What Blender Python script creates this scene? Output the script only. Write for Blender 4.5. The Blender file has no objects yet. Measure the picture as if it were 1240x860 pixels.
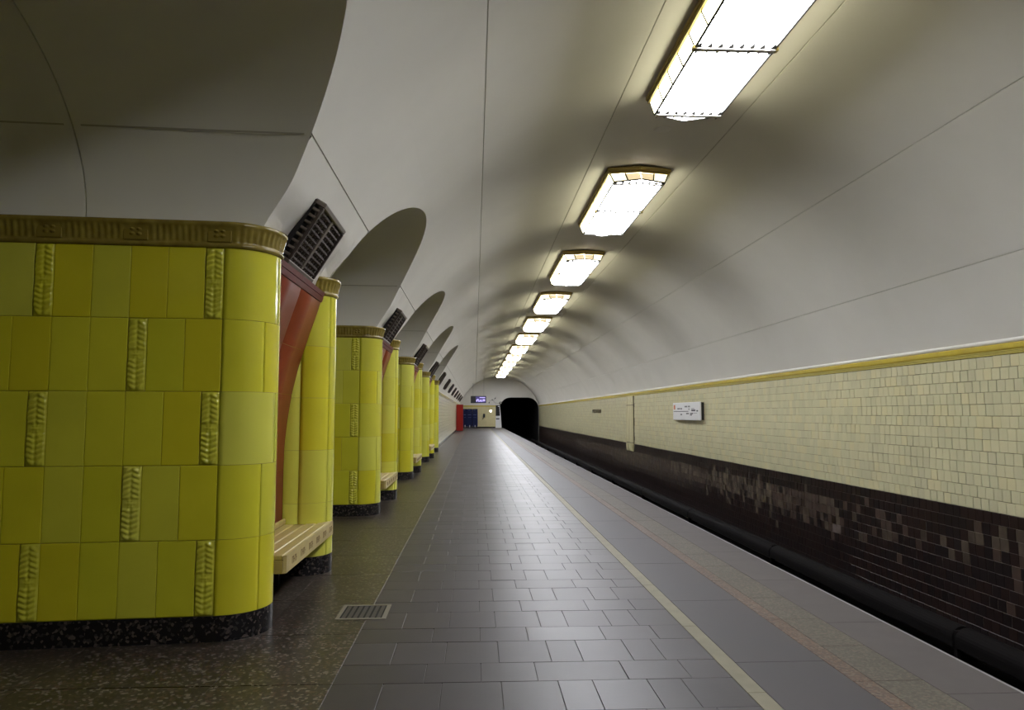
import bpy, math, random
from mathutils import Matrix, Vector
random.seed(7)
S = bpy.context.scene
COL = S.collection
PI = math.pi

# ------------------------------------------------------------------ camera, world, exposure
EYE = 1.45
YAW, PITCH, FPX = math.radians(2.9015), math.radians(4.5868), 885.0
cam_d = bpy.data.cameras.new('camera'); cam = bpy.data.objects.new('camera', cam_d); COL.objects.link(cam)
cam_d.sensor_fit = 'HORIZONTAL'; cam_d.sensor_width = 36.0; cam_d.lens = FPX / 1240 * 36
cam_d.clip_start = 0.05; cam_d.clip_end = 300
cam.location = (0, 0, EYE)
cam.rotation_euler = (PI / 2 + PITCH, 0, -YAW)
S.camera = cam
W = bpy.data.worlds.new('world'); S.world = W; W.use_nodes = True
W.node_tree.nodes['Background'].inputs[0].default_value = (0.01, 0.01, 0.01, 1)
W.node_tree.nodes['Background'].inputs[1].default_value = 0.2
vs = S.view_settings
vs.view_transform = 'Standard'; vs.look = 'None'; vs.gamma = 1.0; vs.use_curve_mapping = False
vs.exposure = 0.0
LAMP_POWER = 29.0
S.cycles.max_bounces = 10
S.cycles.diffuse_bounces = 7
S.cycles.use_denoising = True

def project(x, y, z):
    z -= EYE
    f = (math.sin(YAW) * math.cos(PITCH), math.cos(YAW) * math.cos(PITCH), math.sin(PITCH))
    r = (math.cos(YAW), -math.sin(YAW), 0)
    u = (r[1] * f[2], -r[0] * f[2], r[0] * f[1] - r[1] * f[0])
    D = x * f[0] + y * f[1] + z * f[2]
    if D < 0.1: return None
    return 620 + FPX * (x * r[0] + y * r[1]) / D, 430 - FPX * (x * u[0] + y * u[1] + z * u[2]) / D

# ------------------------------------------------------------------ geometry of the station
VC, VZ, VR = 2.5, 0.975, 4.25          # vault circle: axis x, axis z, radius
PER = 5.73                             # bay length
ARC_Y0 = 3.14                          # centre of the arch in front of the nearest pylon
SPRING, RISE, HWID, SLANT = 2.712, 1.16, 1.79, 0.08
X_WALL = 6.53                          # track wall
X_LWALL = -1.55
Y0, Y1 = -14.0, 74.7
X_BACK = -4.6
FACE_X = -1.385
FACE_F = -1.335
EDGE_X = 2.87
BED_Z = -1.45
ARCHES = [ARC_Y0 + PER * k for k in range(-1, 5)]

# ------------------------------------------------------------------ materials
MATS = {}
def mat(name, col, rough=0.5, metal=0.0, noise=None, bump=None, spec=0.5, coat=0.0, emit=None):
    """noise=(scale, amount, second colour)  bump=(scale, strength, distance)"""
    if name in MATS: return MATS[name]
    m = bpy.data.materials.new(name); m.use_nodes = True
    nt = m.node_tree; b = nt.nodes['Principled BSDF']
    b.inputs['Base Color'].default_value = (*col, 1); b.inputs['Roughness'].default_value = rough
    b.inputs['Metallic'].default_value = metal; b.inputs['Specular IOR Level'].default_value = spec
    if coat: b.inputs['Coat Weight'].default_value = coat; b.inputs['Coat Roughness'].default_value = 0.08
    if noise or bump:
        tc = nt.nodes.new('ShaderNodeNewGeometry')
    if noise:
        sc, amt, col2 = noise
        n = nt.nodes.new('ShaderNodeTexNoise'); n.inputs['Scale'].default_value = sc; n.inputs['Detail'].default_value = 5
        nt.links.new(tc.outputs['Position'], n.inputs['Vector'])
        r = nt.nodes.new('ShaderNodeValToRGB')
        r.color_ramp.elements[0].position = 0.5 - amt; r.color_ramp.elements[1].position = 0.5 + amt
        r.color_ramp.elements[0].color = (*col, 1); r.color_ramp.elements[1].color = (*col2, 1)
        nt.links.new(n.outputs['Fac'], r.inputs['Fac']); nt.links.new(r.outputs['Color'], b.inputs['Base Color'])
    if bump:
        n2 = nt.nodes.new('ShaderNodeTexNoise'); n2.inputs['Scale'].default_value = bump[0]; n2.inputs['Detail'].default_value = 3
        nt.links.new(tc.outputs['Position'], n2.inputs['Vector'])
        bp = nt.nodes.new('ShaderNodeBump'); bp.inputs['Strength'].default_value = bump[1]; bp.inputs['Distance'].default_value = bump[2]
        nt.links.new(n2.outputs['Fac'], bp.inputs['Height']); nt.links.new(bp.outputs['Normal'], b.inputs['Normal'])
    if emit:
        b.inputs['Emission Color'].default_value = (*emit[0], 1); b.inputs['Emission Strength'].default_value = emit[1]
    MATS[name] = m
    return m

def speckle(name, base, spots, scale=70.0, rough=0.3, dens=0.35):
    """polished granite / terrazzo chips"""
    m = bpy.data.materials.new(name); m.use_nodes = True; MATS[name] = m
    nt = m.node_tree; b = nt.nodes['Principled BSDF']; b.inputs['Roughness'].default_value = rough; b.inputs['Specular IOR Level'].default_value = 0.3
    g = nt.nodes.new('ShaderNodeNewGeometry')
    v = nt.nodes.new('ShaderNodeTexVoronoi'); v.inputs['Scale'].default_value = scale
    nt.links.new(g.outputs['Position'], v.inputs['Vector'])
    sep = nt.nodes.new('ShaderNodeSeparateColor'); nt.links.new(v.outputs['Color'], sep.inputs[0])
    r = nt.nodes.new('ShaderNodeValToRGB'); r.color_ramp.interpolation = 'CONSTANT'
    els = r.color_ramp.elements
    els[0].position = 0; els[0].color = (*base, 1)
    els[1].position = 1 - dens; els[1].color = (*spots[0], 1)
    for i, s in enumerate(spots[1:]):
        e = els.new(1 - dens + dens * (i + 1) / len(spots)); e.color = (*s, 1)
    nt.links.new(sep.outputs[0], r.inputs['Fac'])
    n = nt.nodes.new('ShaderNodeTexNoise'); n.inputs['Scale'].default_value = 1.3; n.inputs['Detail'].default_value = 4
    nt.links.new(g.outputs['Position'], n.inputs['Vector'])
    mx = nt.nodes.new('ShaderNodeMix'); mx.data_type = 'RGBA'; mx.blend_type = 'MULTIPLY'
    mr = nt.nodes.new('ShaderNodeMapRange'); mr.inputs['To Min'].default_value = 0.7; mr.inputs['To Max'].default_value = 1.25
    nt.links.new(n.outputs['Fac'], mr.inputs['Value'])
    mx.inputs[0].default_value = 1.0
    nt.links.new(r.outputs['Color'], mx.inputs[6]); nt.links.new(mr.outputs['Result'], mx.inputs[7])
    nt.links.new(mx.outputs[2], b.inputs['Base Color'])
    return m

PLASTER = mat('white_plaster', (0.69, 0.667, 0.612), 0.62, noise=(0.9, 0.22, (0.64, 0.617, 0.562)), bump=(0.8, 0.06, 0.02))
YELLOWS = [mat('yellow_glaze_%d' % i, c, 0.16, bump=(9, 0.10, 0.01), noise=(3.0, 0.3, tuple(q * 0.86 for q in c)))
           for i, c in enumerate([(0.62, 0.57, 0.028), (0.60, 0.57, 0.035), (0.61, 0.545, 0.024), (0.58, 0.56, 0.05),
                                  (0.60, 0.585, 0.075), (0.62, 0.555, 0.022), (0.57, 0.55, 0.03)])]
PALE_YELLOW = mat('pale_yellow_glaze', (0.58, 0.57, 0.08), 0.14)
GROUT_Y = mat('olive_grout', (0.30, 0.26, 0.05), 0.7)
CORN_BROWN = mat('brown_glaze', (0.175, 0.125, 0.022), 0.14, noise=(14, 0.2, (0.26, 0.20, 0.04)))
ROSETTE = mat('ochre_glaze', (0.21, 0.155, 0.025), 0.18)
MUSTARD = mat('mustard_glaze', (0.52, 0.41, 0.05), 0.22, noise=(5, 0.25, (0.44, 0.34, 0.05)))
MUSTARD_RIB = mat('pale_mustard_glaze', (0.56, 0.48, 0.14), 0.25)
REDS = [mat('red_glaze_%d' % i, c, 0.45, spec=0.18, bump=(6, 0.1, 0.01), noise=(2.5, 0.3, tuple(q * 0.7 for q in c)))
        for i, c in enumerate([(0.28, 0.06, 0.02), (0.32, 0.085, 0.02), (0.24, 0.045, 0.022)])]
DARK_RED = mat('dark_red_glaze', (0.10, 0.006, 0.006), 0.4, spec=0.2)
PLINTH = speckle('black_granite', (0.010, 0.009, 0.010), [(0.03, 0.026, 0.026), (0.07, 0.055, 0.05)], 60, 0.2, 0.3)
TERRAZZO = speckle('brown_granite', (0.024, 0.0185, 0.014), [(0.050, 0.038, 0.030), (0.14, 0.122, 0.105), (0.07, 0.040, 0.030)], 60, 0.34, 0.34)
TAN_GRANITE = speckle('tan_granite', (0.066, 0.057, 0.041), [(0.090, 0.080, 0.060), (0.054, 0.046, 0.032), (0.098, 0.076, 0.056)], 70, 0.55, 0.5)
PINK_GRANITE = speckle('pink_granite', (0.082, 0.050, 0.032), [(0.112, 0.070, 0.045), (0.062, 0.042, 0.030), (0.115, 0.088, 0.064)], 70, 0.55, 0.5)
GREYS = [mat('grey_floor_tile_%d' % i, c, r_ + 0.06, noise=(4, 0.25, tuple(q * 0.85 for q in c)), bump=(40, 0.04, 0.004), spec=0.27)
         for i, (c, r_) in enumerate([((0.052, 0.045, 0.046), 0.33), ((0.047, 0.041, 0.042), 0.31), ((0.057, 0.050, 0.051), 0.35), ((0.045, 0.039, 0.040), 0.33)])]
GREY_SLAB = mat('grey_granite_slab', (0.052, 0.045, 0.046), 0.50, noise=(3, 0.25, (0.048, 0.044, 0.047)), spec=0.25)
EDGE_SLAB = mat('grey_edge_slab', (0.072, 0.062, 0.060), 0.55, noise=(5, 0.25, (0.060, 0.052, 0.050)), spec=0.25)
STRIPE = mat('pale_stone_stripe', (0.19, 0.172, 0.115), 0.55, noise=(8, 0.25, (0.15, 0.136, 0.09)), spec=0.2)
EDGE_LINE = mat('worn_edge_paint', (0.20, 0.19, 0.19), 0.5)
FLOOR_GROUT = mat('floor_grout', (0.034, 0.029, 0.029), 0.8)
CREAMS = [mat('cream_tile_%d' % i, c, 0.2, noise=(2, 0.3, tuple(q * 0.9 for q in c)), bump=(5, 0.08, 0.01))
          for i, c in enumerate([(0.61, 0.57, 0.365), (0.58, 0.55, 0.355), (0.63, 0.575, 0.35), (0.56, 0.525, 0.345)])]
DARKS = [mat('brown_black_tile_%d' % i, c, 0.3, noise=(3, 0.3, tuple(q * 0.7 for q in c)))
         for i, c in enumerate([(0.020, 0.012, 0.011), (0.016, 0.011, 0.011), (0.025, 0.014, 0.012)])]
WEATHER = [mat('weathered_brown_tile_%d' % i, c, 0.4, noise=(5, 0.25, (0.035, 0.024, 0.019)))
           for i, c in enumerate([(0.150, 0.120, 0.080), (0.100, 0.076, 0.054), (0.070, 0.042, 0.032)])]
PALE_BROWN = mat('odd_pale_brown_tile', (0.13, 0.10, 0.09), 0.35)
GROUT_DARK = mat('wall_grout', (0.065, 0.052, 0.028), 0.8)
GROUT_PALE = mat('pale_dirty_grout', (0.17, 0.155, 0.13), 0.8)
WOOD = [mat('bench_wood_%d' % i, c, 0.42, noise=(12, 0.25, tuple(q * 0.8 for q in c)))
        for i, c in enumerate([(0.44, 0.34, 0.115), (0.40, 0.30, 0.10), (0.47, 0.37, 0.135)])]
WOOD_MARK = mat('burnt_lettering', (0.20, 0.125, 0.05), 0.6)
IRON = mat('blackened_bronze', (0.050, 0.037, 0.032), 0.36, metal=0.35)
IRON_FRAME = mat('worn_bronze_frame', (0.14, 0.115, 0.095), 0.4, metal=0.4)
IRON_DEEP = mat('grille_back', (0.008, 0.006, 0.006), 0.8)
BRASS = mat('aged_brass', (0.42, 0.33, 0.11), 0.35, metal=0.55)
CAME = mat('dark_came', (0.05, 0.045, 0.035), 0.5)
LAMP_BAR = mat('white_lamp_bar', (0.60, 0.58, 0.52), 0.5)
GLOW = mat('lit_frosted_glass', (0.9, 0.88, 0.8), 0.4, emit=((0.925, 0.945, 1.02), LAMP_POWER))
GLOW_SIDE = mat('lit_side_glass', (0.9, 0.88, 0.8), 0.4, emit=((1.0, 0.95, 0.66), LAMP_POWER * 0.36))
GLOW_OUT = mat('lit_cream_glass', (0.85, 0.8, 0.6), 0.4, emit=((1.0, 0.90, 0.62), 1.7))
GLOW_END = mat('lit_amber_glass', (0.8, 0.68, 0.45), 0.4, emit=((1.0, 0.80, 0.48), 0.85))
BLACK = mat('tunnel_black', (0.006, 0.006, 0.006), 0.9)
RAILCOVER = mat('rail_cover', (0.007, 0.006, 0.006), 0.8, spec=0.05)
STEEL = mat('rail_steel', (0.10, 0.085, 0.075), 0.4, metal=0.6)
BALLAST = mat('dark_concrete', (0.010, 0.008, 0.008), 0.9, noise=(6, 0.2, (0.006, 0.005, 0.005)), spec=0.1)  # near-black mottled colour of the track bed and sleepers
WHITE_PAINT = mat('white_enamel', (0.72, 0.72, 0.72), 0.35)
BLACK_PLASTIC = mat('black_casing', (0.012, 0.012, 0.014), 0.4)
RED_PAINT = mat('red_paint', (0.25, 0.010, 0.005), 0.5, spec=0.2)
BLUE_PAINT = mat('dark_blue_panel', (0.006, 0.010, 0.048), 0.45, spec=0.15)
BLUE_LIGHT = mat('pale_blue_print', (0.05, 0.07, 0.17), 0.4)
SCREEN_TXT = mat('lit_violet_text', (0.3, 0.25, 0.6), 0.4, emit=((0.62, 0.55, 1.0), 1.1))
SCREEN_BLUE = mat('lit_dark_violet_field', (0.03, 0.02, 0.10), 0.4, emit=((0.16, 0.12, 0.5), 0.25))
SIGN_INK = mat('sign_ink', (0.05, 0.05, 0.06), 0.5)
SIGN_ORANGE = mat('sign_orange', (0.55, 0.17, 0.07), 0.5)
LETTER = mat('dark_bronze_letters', (0.07, 0.055, 0.03), 0.35, metal=0.4)
GLASS_DARK = mat('dark_glass', (0.01, 0.01, 0.012), 0.15)
MIRROR = mat('mirror', (0.75, 0.75, 0.75), 0.12, metal=1.0)
ROUND_LIGHT = mat('round_light', (0.9, 0.9, 0.85), 0.4, emit=((1, 0.97, 0.9), 6.0))

def brick_mat(name, c1, c2, mortar, axis):
    m = bpy.data.materials.new(name); m.use_nodes = True; MATS[name] = m
    nt = m.node_tree; b = nt.nodes['Principled BSDF']; b.inputs['Roughness'].default_value = 0.22
    g = nt.nodes.new('ShaderNodeNewGeometry'); sp = nt.nodes.new('ShaderNodeSeparateXYZ'); cb = nt.nodes.new('ShaderNodeCombineXYZ')
    nt.links.new(g.outputs['Position'], sp.inputs[0])
    nt.links.new(sp.outputs[axis], cb.inputs[0]); nt.links.new(sp.outputs['Z'], cb.inputs[1])
    t = nt.nodes.new('ShaderNodeTexBrick'); t.inputs['Scale'].default_value = 1.0
    t.inputs['Color1'].default_value = (*c1, 1); t.inputs['Color2'].default_value = (*c2, 1); t.inputs['Mortar'].default_value = (*mortar, 1)
    t.inputs['Mortar Size'].default_value = 0.003; t.inputs['Brick Width'].default_value = 0.15; t.inputs['Row Height'].default_value = 0.15
    t.offset = 0.0
    nt.links.new(cb.outputs[0], t.inputs['Vector']); nt.links.new(t.outputs['Color'], b.inputs['Base Color'])
    return m
FAR_TILE_Y = brick_mat('far_cream_tiling', (0.60, 0.56, 0.40), (0.55, 0.52, 0.36), (0.2, 0.17, 0.1), 'Y')
FAR_TILE_X = brick_mat('end_cream_tiling', (0.62, 0.55, 0.30), (0.58, 0.51, 0.28), (0.3, 0.25, 0.13), 'X')

# ------------------------------------------------------------------ mesh helpers
def mesh(name, v, f, mats, smooth=False, midx=None):
    me = bpy.data.meshes.new(name)
    me.from_pydata([tuple(p) for p in v], [], f)
    for m in (mats if isinstance(mats, (list, tuple)) else [mats]): me.materials.append(m)
    if midx: me.polygons.foreach_set('material_index', midx)
    if smooth: me.polygons.foreach_set('use_smooth', [True] * len(f))
    me.validate(); me.update()
    return me

def link(name, me, parent=None, kind=None, label=None, cat=None, group=None, loc=None, mw=None):
    o = bpy.data.objects.new(name, me); COL.objects.link(o)
    if parent: o.parent = parent
    if mw is not None: o.matrix_local = mw
    elif loc is not None: o.location = loc
    if kind: o['kind'] = kind
    if label: o['label'] = label
    if cat: o['category'] = cat
    if group: o['group'] = group
    return o

def empty(name, loc, label, cat, group=None):
    o = bpy.data.objects.new(name, None); COL.objects.link(o); o.location = loc; o.empty_display_size = 0.1
    o['label'] = label; o['category'] = cat
    if group: o['group'] = group
    return o

class MB:
    def __init__(s): s.v = []; s.f = []; s.m = []
    def add(s, vs_, fs_, mi=0):
        n = len(s.v); s.v += [tuple(p) for p in vs_]; s.f += [[i + n for i in q] for q in fs_]; s.m += [mi] * len(fs_)
    def box(s, x0, x1, y0, y1, z0, z1, mi=0, mw=None):
        P = [(x, y, z) for z in (z0, z1) for y in (y0, y1) for x in (x0, x1)]
        if mw is not None: P = [mw @ Vector(p) for p in P]
        s.add(P, [(0, 2, 3, 1), (4, 5, 7, 6), (0, 1, 5, 4), (2, 6, 7, 3), (0, 4, 6, 2), (1, 3, 7, 5)], mi)
    def bevbox(s, x0, x1, y0, y1, z0, z1, b, mi=0):
        """box with chamfered edges"""
        P = []; F = []
        X = (x0, x1); Yy = (y0, y1); Z = (z0, z1)
        idx = {}
        for i in (0, 1):
            for j in (0, 1):
                for k in (0, 1):
                    sx, sy, sz = (1 - 2 * i) * b, (1 - 2 * j) * b, (1 - 2 * k) * b
                    idx[i, j, k, 0] = len(P); P.append((X[i], Yy[j] + sy, Z[k] + sz))
                    idx[i, j, k, 1] = len(P); P.append((X[i] + sx, Yy[j], Z[k] + sz))
                    idx[i, j, k, 2] = len(P); P.append((X[i] + sx, Yy[j] + sy, Z[k]))
        for i in (0, 1):
            F.append([idx[i, 0, 0, 0], idx[i, 1, 0, 0], idx[i, 1, 1, 0], idx[i, 0, 1, 0]][::(-1 if i == 0 else 1)])
            F.append([idx[0, i, 0, 1], idx[1, i, 0, 1], idx[1, i, 1, 1], idx[0, i, 1, 1]][::(1 if i == 0 else -1)])
            F.append([idx[0, 0, i, 2], idx[1, 0, i, 2], idx[1, 1, i, 2], idx[0, 1, i, 2]][::(-1 if i == 0 else 1)])
        for i in (0, 1):
            for j in (0, 1):
                F.append([idx[i, j, 0, 0], idx[i, j, 1, 0], idx[i, j, 1, 1], idx[i, j, 0, 1]])
                F.append([idx[i, 0, j, 0], idx[i, 1, j, 0], idx[i, 1, j, 2], idx[i, 0, j, 2]])
                F.append([idx[0, i, j, 1], idx[1, i, j, 1], idx[1, i, j, 2], idx[0, i, j, 2]])
                for k in (0, 1): F.append([idx[i, j, k, 0], idx[i, j, k, 1], idx[i, j, k, 2]])
        s.add(P, F, mi)
    def prism(s, poly, z0, z1, mi=0, caps=True):
        n = len(poly)
        s.add([(x, y, z0) for x, y in poly] + [(x, y, z1) for x, y in poly],
              [(i, (i + 1) % n, n + (i + 1) % n, n + i) for i in range(n)] + ([list(range(n))[::-1], list(range(n, 2 * n))] if caps else []), mi)
    def tube(s, pts, r, n=8, mi=0):
        pts = [Vector(p) for p in pts]; rings = []; base = len(s.v)
        for i, p in enumerate(pts):
            d = (pts[min(i + 1, len(pts) - 1)] - pts[max(i - 1, 0)]).normalized()
            a = d.cross(Vector((0, 0, 1)));
            if a.length < 1e-3: a = d.cross(Vector((1, 0, 0)))
            a.normalize(); b = d.cross(a)
            rings.append([p + r * (math.cos(2 * PI * k / n) * a + math.sin(2 * PI * k / n) * b) for k in range(n)])
        V = [q for rg in rings for q in rg]; F = []
        for i in range(len(pts) - 1):
            for k in range(n): F.append((i * n + k, i * n + (k + 1) % n, (i + 1) * n + (k + 1) % n, (i + 1) * n + k))
        F += [list(range(n))[::-1], [(len(pts) - 1) * n + k for k in range(n)]]
        s.add(V, F, mi)
    def grid(s, rows, mi=0, flip=False):
        """rows: list of equally long point lists"""
        m = len(rows[0]); V = [p for r in rows for p in r]; F = []
        for i in range(len(rows) - 1):
            for j in range(m - 1):
                q = (i * m + j, i * m + j + 1, (i + 1) * m + j + 1, (i + 1) * m + j)
                F.append(q[::-1] if flip else q)
        s.add(V, F, mi)
    def me(s, name, mats, smooth=False): return mesh(name, s.v, s.f, mats, smooth, s.m)

ORD = ['nearest', 'second', 'third', 'fourth', 'fifth', 'sixth', 'seventh', 'eighth', 'ninth', 'tenth', 'eleventh', 'twelfth']

# ------------------------------------------------------------------ vault (ceiling) with the arch openings
def hw(x): return HWID - SLANT * max(0.0, -1.4 - x)
def arch_z(y, x=-1.35):
    """underside of the passage barrel at y or None"""
    for c in ARCHES:
        t = (y - c) / hw(x)
        if abs(t) < 1: return SPRING + RISE * math.sqrt(1 - t * t)
    return None

def ang(x):  # angle from the crown, left positive
    return math.asin((VC - x) / VR)
SEAM_DX = [0.805, 2.415, 3.575]
seam_angles = [s * math.asin(d / VR) for d in SEAM_DX for s in (-1, 1)]
SEAM_Z = VZ + math.sqrt(VR ** 2 - 3.575 ** 2)

def vpt(a, off=0.0):
    if a > 0:
        t = max(0.0, min(1.0, (3.05 - (VZ + VR * math.cos(a))) / 0.35)); off += 0.055 * t * t * (3 - 2 * t)
    return (VC - (VR + off) * math.sin(a), VZ + (VR + off) * math.cos(a))
def a_of_z(z): return math.acos(max(-1, min(1, (z - VZ) / VR)))
A_RIGHT = -a_of_z(2.30)
GW = 0.0015
A_TOP = a_of_z(3.92)
ys = [Y0]
while ys[-1] < Y1 - 0.01: ys.append(min(ys[-1] + 1.0, Y1))
JOINT = mat('plaster_joint', (0.60, 0.585, 0.52), 0.8)
def panel_rows(a0, a1, n, y): return [(vpt(a0 + (a1 - a0) * i / n)[0], y, vpt(a0 + (a1 - a0) * i / n)[1]) for i in range(n + 1)]
mb = MB()
edges = [A_RIGHT] + sorted(q for q in seam_angles if q < A_TOP) + [A_TOP]
for k, (a, c) in enumerate(zip(edges[:-1], edges[1:])):
    a2 = a + (GW if k else 0); c2 = c - (GW if k < len(edges) - 2 else 0)
    mb.grid([panel_rows(a2, c2, max(4, int((c2 - a2) / 0.03)), y) for y in ys])
ceiling = link('ceiling', mb.me('ceiling', PLASTER, True), kind='structure')
ceiling['label'] = 'smooth white plastered barrel vault over the platform'
def joint(a, y0, y1, b):
    for q0, q1, o0, o1 in ((a - GW, a - GW * .7, 0, .012), (a - GW * .7, a + GW * .7, .012, .012), (a + GW * .7, a + GW, .012, 0)):
        P0, P1 = vpt(q0, o0), vpt(q1, o1)
        b.add([(P0[0], y0, P0[1]), (P1[0], y0, P1[1]), (P1[0], y1, P1[1]), (P0[0], y1, P0[1])], [(0, 1, 2, 3)])
for q in seam_angles:
    if q < A_TOP:
        b = MB(); joint(q, Y0, Y1, b); link('vault_joint', b.me('vault_joint', JOINT), parent=ceiling)
# lower left vault with arch openings: column per y
def side_z(y):
    z = arch_z(y)
    if z: return z
    if -1.2 < y < 28.5:
        t = (y - 5.27 + 5 * PER) % PER
        return 2.56 if 0 < t < 1.48 else 2.700
    return 2.36
yy = set([Y0, Y1])
y = Y0
while y < Y1: yy.add(round(y, 4)); y += 0.5
for k in range(-1, 5):
    for d in (5.2699, 5.2701, 6.7499, 6.7501): yy.add(d + PER * k)
sA = math.asin(3.575 / VR)
for c in ARCHES:
    h = hw(-1.35)
    for i in range(61):
        t = math.cos(PI * i / 60); yy.add(c + h * t * 0.99999)
    ts = math.sqrt(1 - ((SEAM_Z - SPRING) / RISE) ** 2) * h
    for sg_ in (-1, 1): yy.add(c + sg_ * ts); yy.add(c + sg_ * (ts + 0.002))
    yy.add(c - h - 1e-4); yy.add(c + h + 1e-4)
yy = sorted(yy)
up, lo = [], []
jb = MB(); runs = []
for y in yy:
    aL = a_of_z(side_z(y))
    full = aL > sA + GW
    e = sA - GW if full else min(aL, sA - GW)
    up.append([(vpt(A_TOP + (e - A_TOP) * i / 14)[0], y, vpt(A_TOP + (e - A_TOP) * i / 14)[1]) for i in range(15)])
    if full:
        lo.append([(vpt(sA + GW + (aL - sA - GW) * i / 12)[0], y, vpt(sA + GW + (aL - sA - GW) * i / 12)[1]) for i in range(13)])
    else:
        if len(lo) > 1: runs.append(lo)
        lo = []
if len(lo) > 1: runs.append(lo)
mb = MB(); mb.grid(up)
for r_ in runs:
    mb.grid(r_); joint(sA, r_[0][0][1], r_[-1][0][1], jb)
vault_side = link('ceiling_side', mb.me('vault_side', PLASTER, True), kind='structure'); vault_side['label'] = 'white lower left side of the vault with the arched openings'
link('vault_joint', jb.me('vault_joint', JOINT), parent=vault_side)
# passage barrels (soffits)
groove_x = -2.55
for c in ARCHES:
    mb = MB(); ra, rb_, rj = [], [], []
    for i in range(61):
        th = PI * i / 60
        z = SPRING + RISE * math.sin(th)
        x0 = vpt(a_of_z(z))[0]
        def pt(x, g=0.0): return (x, c - (hw(min(x, -1.4)) + g) * math.cos(th) * 0.99999, z + g * math.sin(th))
        first = (x0, c - hw(-1.35) * math.cos(th) * 0.99999, z)
        ra.append([first] + [pt(x0 + (groove_x + 0.005 - x0) * t) for t in (.2, .4, .6, .8, 1)])
        rb_.append([pt(groove_x - 0.005 + (X_BACK - groove_x + 0.005) * t) for t in (0, .25, .5, .75, 1)])
        rj.append([pt(groove_x + 0.005), pt(groove_x + 0.003, .012), pt(groove_x - 0.003, .012), pt(groove_x - 0.005)])
    mb.grid(ra); mb.grid(rb_)
    soffit = link('ceiling_passage', mb.me('passage_soffit', PLASTER, True), kind='structure')
    mb = MB(); mb.grid(rj); link('soffit_joint', mb.me('soffit_joint', JOINT), parent=soffit)
    mb = MB()
    SJOINT = mat('soffit_joint_line', (0.36, 0.34, 0.28), 0.8)
    th = math.asin((SEAM_Z - SPRING) / RISE)
    for sgn in (-1, 1):
        for x0, x1 in ((-1.12, -2.5), (-2.6, X_BACK)):
            P = []
            for x in (x0, x1):
                for dth in (-0.0045, 0.0045):
                    t2 = th + dth
                    P.append((x, c + sgn * (hw(min(x, -1.4)) * math.cos(t2) - 0.001), SPRING + RISE * math.sin(t2) - 0.001))
            mb.add(P, [(0, 1, 3, 2)])
    link('soffit_joint', mb.me('soffit_joint', SJOINT), parent=soffit)
# wall above the pylons on the hall side, hall beyond the passages
rows = []
for y in yy:
    if -5 < y < 29:
        z = None
        for c in ARCHES:
            t = (y - c) / hw(X_BACK)
            if abs(t) < 1: z = SPRING + RISE * math.sqrt(1 - t * t)
        rows.append([(X_BACK, y, z if z else 2.6), (X_BACK, y, 4.6)])
mb = MB(); mb.grid(rows)
link('wall_hall_side', mb.me('wall_hall_side', PLASTER), kind='structure')
mb = MB(); mb.box(-10.2, -10.0, -5, 29, 0, 4.6); mb.box(-10, X_BACK, -5.2, -5.0, 0, 4.6); mb.box(-10, X_BACK, 29, 29.2, 0, 4.6)
link('wall_hall_back', mb.me('wall_hall_back', PLASTER), kind='structure')
mb = MB(); mb.box(-10.2, X_BACK, -5.2, 29.2, 4.6, 4.7)
link('ceiling_hall', mb.me('ceiling_hall', PLASTER), kind='structure')

# ------------------------------------------------------------------ pylons
A = math.atan(SLANT)
class Path:
    def __init__(s): s.p = []; s.n = []; s.L = [0.0]; s.marks = []
    def _push(s, p, n):
        if s.p:
            d = math.hypot(p[0] - s.p[-1][0], p[1] - s.p[-1][1])
            if d < 1e-7:
                return
            s.L.append(s.L[-1] + d)
        s.p.append(p); s.n.append(n)
    def line(s, a, b, n, step=0.5):
        k = max(1, int(math.hypot(b[0] - a[0], b[1] - a[1]) / step))
        for i in range(k + 1): s._push((a[0] + (b[0] - a[0]) * i / k, a[1] + (b[1] - a[1]) * i / k), n)
        s.marks.append(s.L[-1])
    def arc(s, c, r, t0, t1, k=16):
        for i in range(k + 1):
            t = t0 + (t1 - t0) * i / k
            s._push((c[0] + r * math.cos(t), c[1] + r * math.sin(t)), (math.cos(t), math.sin(t)))
        s.marks.append(s.L[-1])
    def at(s, q):
        q = max(0.0, min(s.L[-1], q)); lo, hi = 0, len(s.L) - 1
        while hi - lo > 1:
            m = (lo + hi) // 2
            if s.L[m] <= q: lo = m
            else: hi = m
        t = (q - s.L[lo]) / max(1e-9, s.L[hi] - s.L[lo])
        p = [s.p[lo][i] + (s.p[hi][i] - s.p[lo][i]) * t for i in (0, 1)]
        n = [s.n[lo][i] + (s.n[hi][i] - s.n[lo][i]) * t for i in (0, 1)]
        l = math.hypot(*n); return p, (n[0] / l, n[1] / l)
    def off(s, q, o):
        p, n = s.at(q); return p[0] + n[0] * o, p[1] + n[1] * o

RC = 0.30; CXN = FACE_X - RC; CYN = 4.87 + RC * math.cos(A)
near = Path()
ps = (CXN + RC * math.sin(A), CYN - RC * math.cos(A))
near.line((X_BACK, ps[1] - SLANT * (ps[0] - X_BACK)), ps, (math.sin(A), -math.cos(A)))
near.arc((CXN, CYN), RC, -PI / 2 + A, 0)
near.line((FACE_X, CYN), (FACE_X, 5.20), (1, 0))
near.arc((FACE_X - 0.06, 5.20), 0.06, 0, PI / 2, 8)
near.line((FACE_X - 0.06, 5.26), (-1.85, 5.26), (0, 1))
RF = 0.25; CFX, CFY = FACE_F - RF, 7.00
far = Path()
far.line((-1.85, 6.75), (CFX, 6.75), (0, -1))
far.arc((CFX, CFY), RF, -PI / 2, 0)
far.arc((CFX, CFY), RF, 0, PI / 2 - A)
pe = (CFX + RF * math.sin(A), CFY + RF * math.cos(A))
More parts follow.
